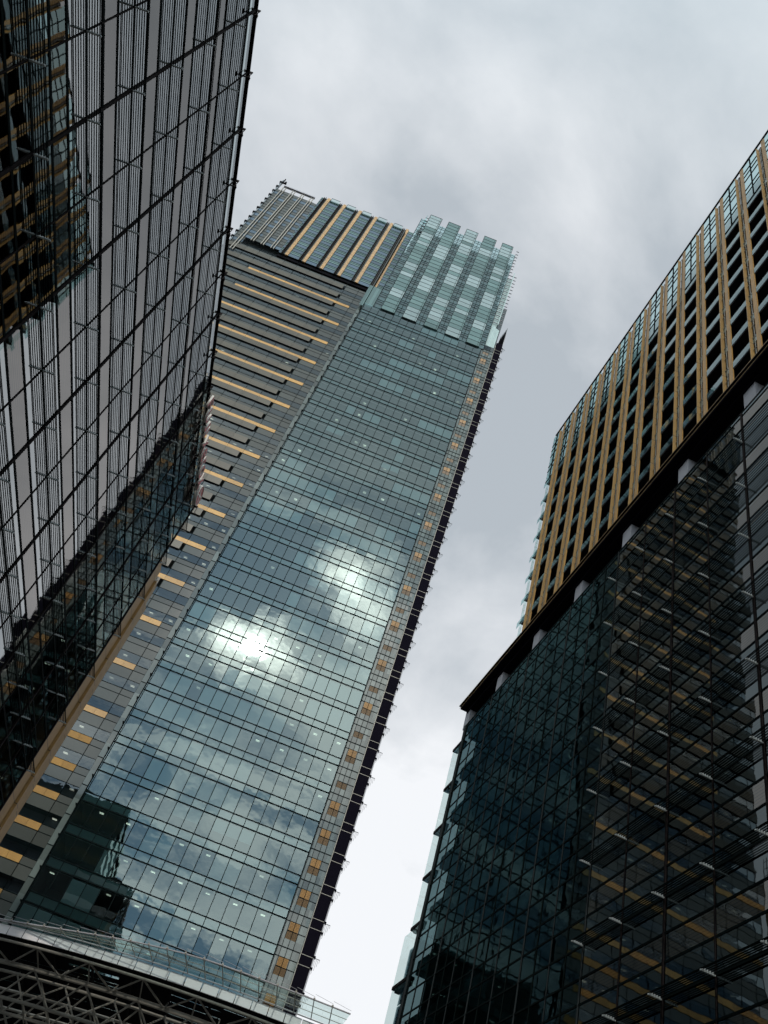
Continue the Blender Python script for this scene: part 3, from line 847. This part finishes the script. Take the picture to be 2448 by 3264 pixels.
# ledge sticks on both sides of the crown
b = MB(sT); k = 31.2
while k < 40.4:
    r_out = 16.95 if k > 37.4 else 17.55
    b.box(A(16.3), A(r_out-.25 if k > 37.4 else r_out), -.1, .12, Z(k)-.045, Z(k)+.045); k += fp/2
build_auto(b, 'ledge', M['conc'], TB)
b = MB(sT); k = 37.6
while k < 40.5:
    b.box(A(1.55), A(2.05), -.05, .12, Z(k)-.04, Z(k)+.04); k += fp/2
build_auto(b, 'ledge', M['conc'], TB)
MB(sT).box(A(1.65), A(1.75), -.5, .4, Z(37.5), Z(40.3)).build('edge_fin', M['g_clear'], TB)
MB(sT).box(A(17.0), A(17.12), -.8, .3, Z(31), Z(37.4)).build('edge_post', M['spandrel'], TB)
MB(sT).box(A(16.3), A(17.0), -.5, -.3, Z(30), Z(36.8)).build('edge_glass', M['spandrel'], TB)

# right-hand bay with gold squares
n = -10
while True:
    b = MB(sT); b2 = MB(sT); f_ = MB(sT)
    t = glev(n)+.02
    if t > 28.6: break
    pb = t-.955
    zt, zb = Z(t), Z(pb); h = zt-zb
    for (m0, m1) in ((16.03, 16.18), (16.18, 16.32), (16.32, 16.72), (16.72, 17.1), (17.1, 17.36), (17.36, 17.62)):
        for (u0, u1) in ((0, .28), (.28, .5), (.5, .74), (.74, 1)):
            b.pane(A(m0), A(m1), -.1, zb+u0*h, zb+u1*h)
    if n <= 3 or n % 2 == 1:
        MB(sT).box(A(16.36), A(16.70), -.2, -.05, zt-.25*h, zt-.04).box(A(16.73), A(17.05), -.2, -.02, zt-.26*h, zt-.03).build('terracotta_panel', M['goldsq'], TB)
    MB(sT).box(A(16.33), A(17.08), -.3, -.08, zt-.49*h, zt-.27*h).build('louvre_panel', M['brownlou'], TB)
    f_.box(A(16.0), A(17.62), -.12, -.04, zt-.03, zt+.04); f_.box(A(16.3), A(17.62), -.12, -.04, zt-.26*h-.04, zt-.26*h+.02); f_.box(A(16.0), A(17.62), -.12, -.03, zt-.74*h, zt-.72*h); f_.box(A(16.30), A(16.33), -.12, -.04, zb+.05, zt-.05)
    b.build('side_panel', M['sidepan'], TB); f_.build('side_frame', M['frame'], TB)
    n += 1
for xx in (16.72, 17.1): MB(sT).box(A(xx)-.03, A(xx)+.03, -.12, -.02, Z(-12), Z(28.6)).build('side_mullion', M['frame'], TB)
MB(sT).box(A(17.62), A(17.66), -.2, .3, Z(-12), Z(28.9)).build('edge_fin', M['steel_d'], TB)
b = MB(sT)
for q in range(7): b.pane(A(16.1)+q*.36, A(16.1)+q*.36+.34, -.1, Z(28.7)+.0, Z(30.9)-.2*q)
b.build('side_panel', M['spandrel'], TB)
# black pier
MB(sT).box(A(17.67), A(18.5), -14, .25, -CAM_Z, Z(29.2)).build('black_pier', M['pier'], TB)
b = MB(sT)
for d in D: b.box(A(17.67), A(18.5), .25, .29, Z(d)-.03, Z(d)+.03); b.box(A(17.67), A(18.5), .25, .29, Z(d+.27)-.03, Z(d+.27)+.03)
build_auto(b, 'pier_joint', M['steel_d'], TB)
for q in range(5):
    MB(sT).box(A(17.95+.12*q), A(17.99+.12*q), -6+q, .2, Z(29.2), Z(30.0+.26*q)).build('pier_louvre', M['black'], TB)
# maintenance frames hung along the outer edge
MB(sT).box(A(18.52), A(18.60), -.4, .2, Z(-12), Z(30.6)).build('edge_rail', M['conc'], TB)
proto = None
for n in range(-9, 32):
    kz = -.84+.957*n
    if kz > 30.2: break
    b = MB(sT)
    if True:
        b.box(A(18.48), A(18.66), -.2, .3, Z(kz-.30), Z(kz-.25)); b.box(A(18.48), A(18.66), -.2, .3, Z(kz+.0), Z(kz+.05)); b.box(A(18.56), A(18.60), -.1, .1, Z(kz-.22), Z(kz))
        o = b.build('edge_clamp', M['black'], TB)
        b = MB(sT)
        b.box(A(18.60), A(18.97), .18, .22, Z(kz)-.03, Z(kz)+.03)
        for q in range(4):
            m_ = 18.66+.1*q
            zlo = Z(kz-.42+.11*q)
            b.box(A(m_)-.015, A(m_)+.015, .18, .22, zlo, Z(kz))
        b.build('edge_frame', M['mull_r'], o)

# ================================================================ CANOPY
CN = thing('canopy', 'curved steel truss canopy with a white fascia in front of the tower foot', 'canopy')
ZC = 20.0
def edge(x):   # fascia line in plan
    return 67.35 + .00 + .0103*(x-2.5)**2 if x < 2.5 else 67.35+.004*(x-2.5)**2
n = 0; x = -52.0
while x < 34:
    x2 = x+1.22
    b = MB(1)
    p0, p1 = (x+.03, edge(x+.03)), (x2-.03, edge(x2-.03))
    zt_, zb_ = ZC, ZC-.62
    th = .12
    b.poly([(p0[0], p0[1], zb_), (p1[0], p1[1], zb_), (p1[0], p1[1], zt_), (p0[0], p0[1], zt_)])
    b.poly([(p0[0], p0[1], zb_), (p0[0], p0[1]+th, zb_), (p1[0], p1[1]+th, zb_), (p1[0], p1[1], zb_)])
    b.poly([(p0[0], p0[1], zt_), (p1[0], p1[1], zt_), (p1[0], p1[1]+th, zt_), (p0[0], p0[1]+th, zt_)])
    b.poly([(p0[0], p0[1]+th, zb_), (p0[0], p0[1]+th, zt_), (p1[0], p1[1]+th, zt_), (p1[0], p1[1]+th, zb_)])
    b.poly([(p1[0], p1[1], zb_), (p1[0], p1[1]+th, zb_), (p1[0], p1[1]+th, zt_), (p1[0], p1[1], zt_)])
    b.poly([(p0[0], p0[1], zb_), (p0[0], p0[1], zt_), (p0[0], p0[1]+th, zt_), (p0[0], p0[1]+th, zb_)])
    b.build('fascia_panel', M['white'], CN); n += 1; x = x2
def chain(b, off, z, rad, x0=-50, x1=32, st=2.0, dz=0.0):
    x = x0
    while x < x1:
        b.tube((x, edge(x)+off, z), (x+st, edge(x+st)+off, z), rad, 8); x += st
    return b
rowsT = [(.35, ZC-.9, .10), (3.2, ZC-1.5, .17), (5.0, ZC-3.3, .13), (7.6, ZC-.9, .12), (9.5, ZC-3.2, .13), (12.5, ZC-.9, .12), (15.0, ZC-3.1, .12), (18.0, ZC-.9, .12), (21.0, ZC-3.0, .12), (25.0, ZC-.9, .12)]
for off, z, rad in rowsT:
    chain(MB(1), off, z, rad).build('chord', M['steel_d'] if rad < .19 else M['conc'], CN)
for i in range(len(rowsT)-1):
    (o0, z0_, _), (o1, z1_, _) = rowsT[i], rowsT[i+1]
    b = MB(1); x = -50; q = 0
    while x < 30:
        xa = x; xb = x+2
        P = lambda xx, o, z: (xx, edge(xx)+o, z)
        b.tube(P(xa, o0, z0_), P(xb, o1, z1_), .07, 6); b.tube(P(xb, o1, z1_), P(xa+4, o0, z0_), .07, 6)
        x += 4; q += 1
    if i % 2 == 0:
        x = -50
        while x < 30:
            b.tube(P(x, o0, z0_), P(x, o0+4.5, z0_-.2), .055, 6); b.tube(P(x+2, o1, z1_), P(x+2, min(o1+4, 25), z1_+2.0), .05, 6); x += 4
    b.build('truss_web', M['steel_d'], CN)
# roof louvres above the truss
b = MB(1)
for r in range(96):
    off = .35+r*.42
    for x in range(-52, 34, 4):
        if random.random() < (.10 if 3 < r < 60 else .02): continue
        p = (x, edge(x)+off); q = (x+4.02, edge(x+4.02)+off)
        zt_ = ZC-.25
        b.poly([(p[0], p[1], zt_), (p[0], p[1]+.40, zt_-.10), (q[0], q[1]+.40, zt_-.10), (q[0], q[1], zt_)])
b.build('roof_slats', M['black'], CN, stuff=True)
b = MB(1)
for x in range(-52, 34, 3):
    b.tube((x, edge(x)+.6, ZC-.45), (x, edge(x)+26, ZC-.45), .10, 6)
b.build('purlins', M['black'], CN)
# glazed eave in front of the fascia
def outer(x):
    t = max(0, min(1, (x+19)/18)); return edge(x)-.15-3.6*t*t*(3-2*t)*1.0
b = MB(1); f_ = MB(1); x = -18.0; q = 0
while x < 7.5:
    x2 = x+1.3
    za = ZC+.25
    for s in range(3):
        y0_, y1_ = [outer(x)+(edge(x)-outer(x))*t for t in (s/3, (s+1)/3)]
        y2_, y3_ = [outer(x2)+(edge(x2)-outer(x2))*t for t in (s/3, (s+1)/3)]
        b.poly([(x, y0_, za), (x, y1_, za), (x2, y3_, za), (x2, y2_, za)])
        f_.tube((x, y0_, za-.04), (x2, y2_, za-.04), .025, 4)
    f_.tube((x, outer(x)-.1, za-.06), (x+.5, edge(x+.5), za-.10), .035, 5)
    f_.tube((x, outer(x)-.05, za+.02), (x, outer(x)-.05, za+.15), .016, 4)
    f_.box(x-.06, x+.06, outer(x)-.12, outer(x)+.03, za-.02, za+.06)
    x = x2
b.build('eave_glass', M['g_clear'], CN); f_.build('eave_frame', M['steel_d'], CN)
b = MB(1); x = -18.0
while x < 7.5:
    b.tube((x, outer(x)-.05, ZC+.55), (x+1.3, outer(x+1.3)-.05, ZC+.40), .012, 4); b.tube((x, outer(x), ZC+.22), (x+1.3, outer(x+1.3), ZC+.22), .05, 6)
    b.tube((x, edge(x)-.2, ZC+.12), (x+1.3, edge(x+1.3)-.2, ZC+.12), .045, 6); x += 1.3
b.build('eave_rail', M['conc'], CN)
# columns that carry the canopy (below the frame)
for x in (-40, -20, 0, 20):
    MB(1).tube((x, edge(x)+10, -CAM_Z), (x, edge(x)+10, ZC-3.2), .35, 16).build('column', M['steel_d'], CN)
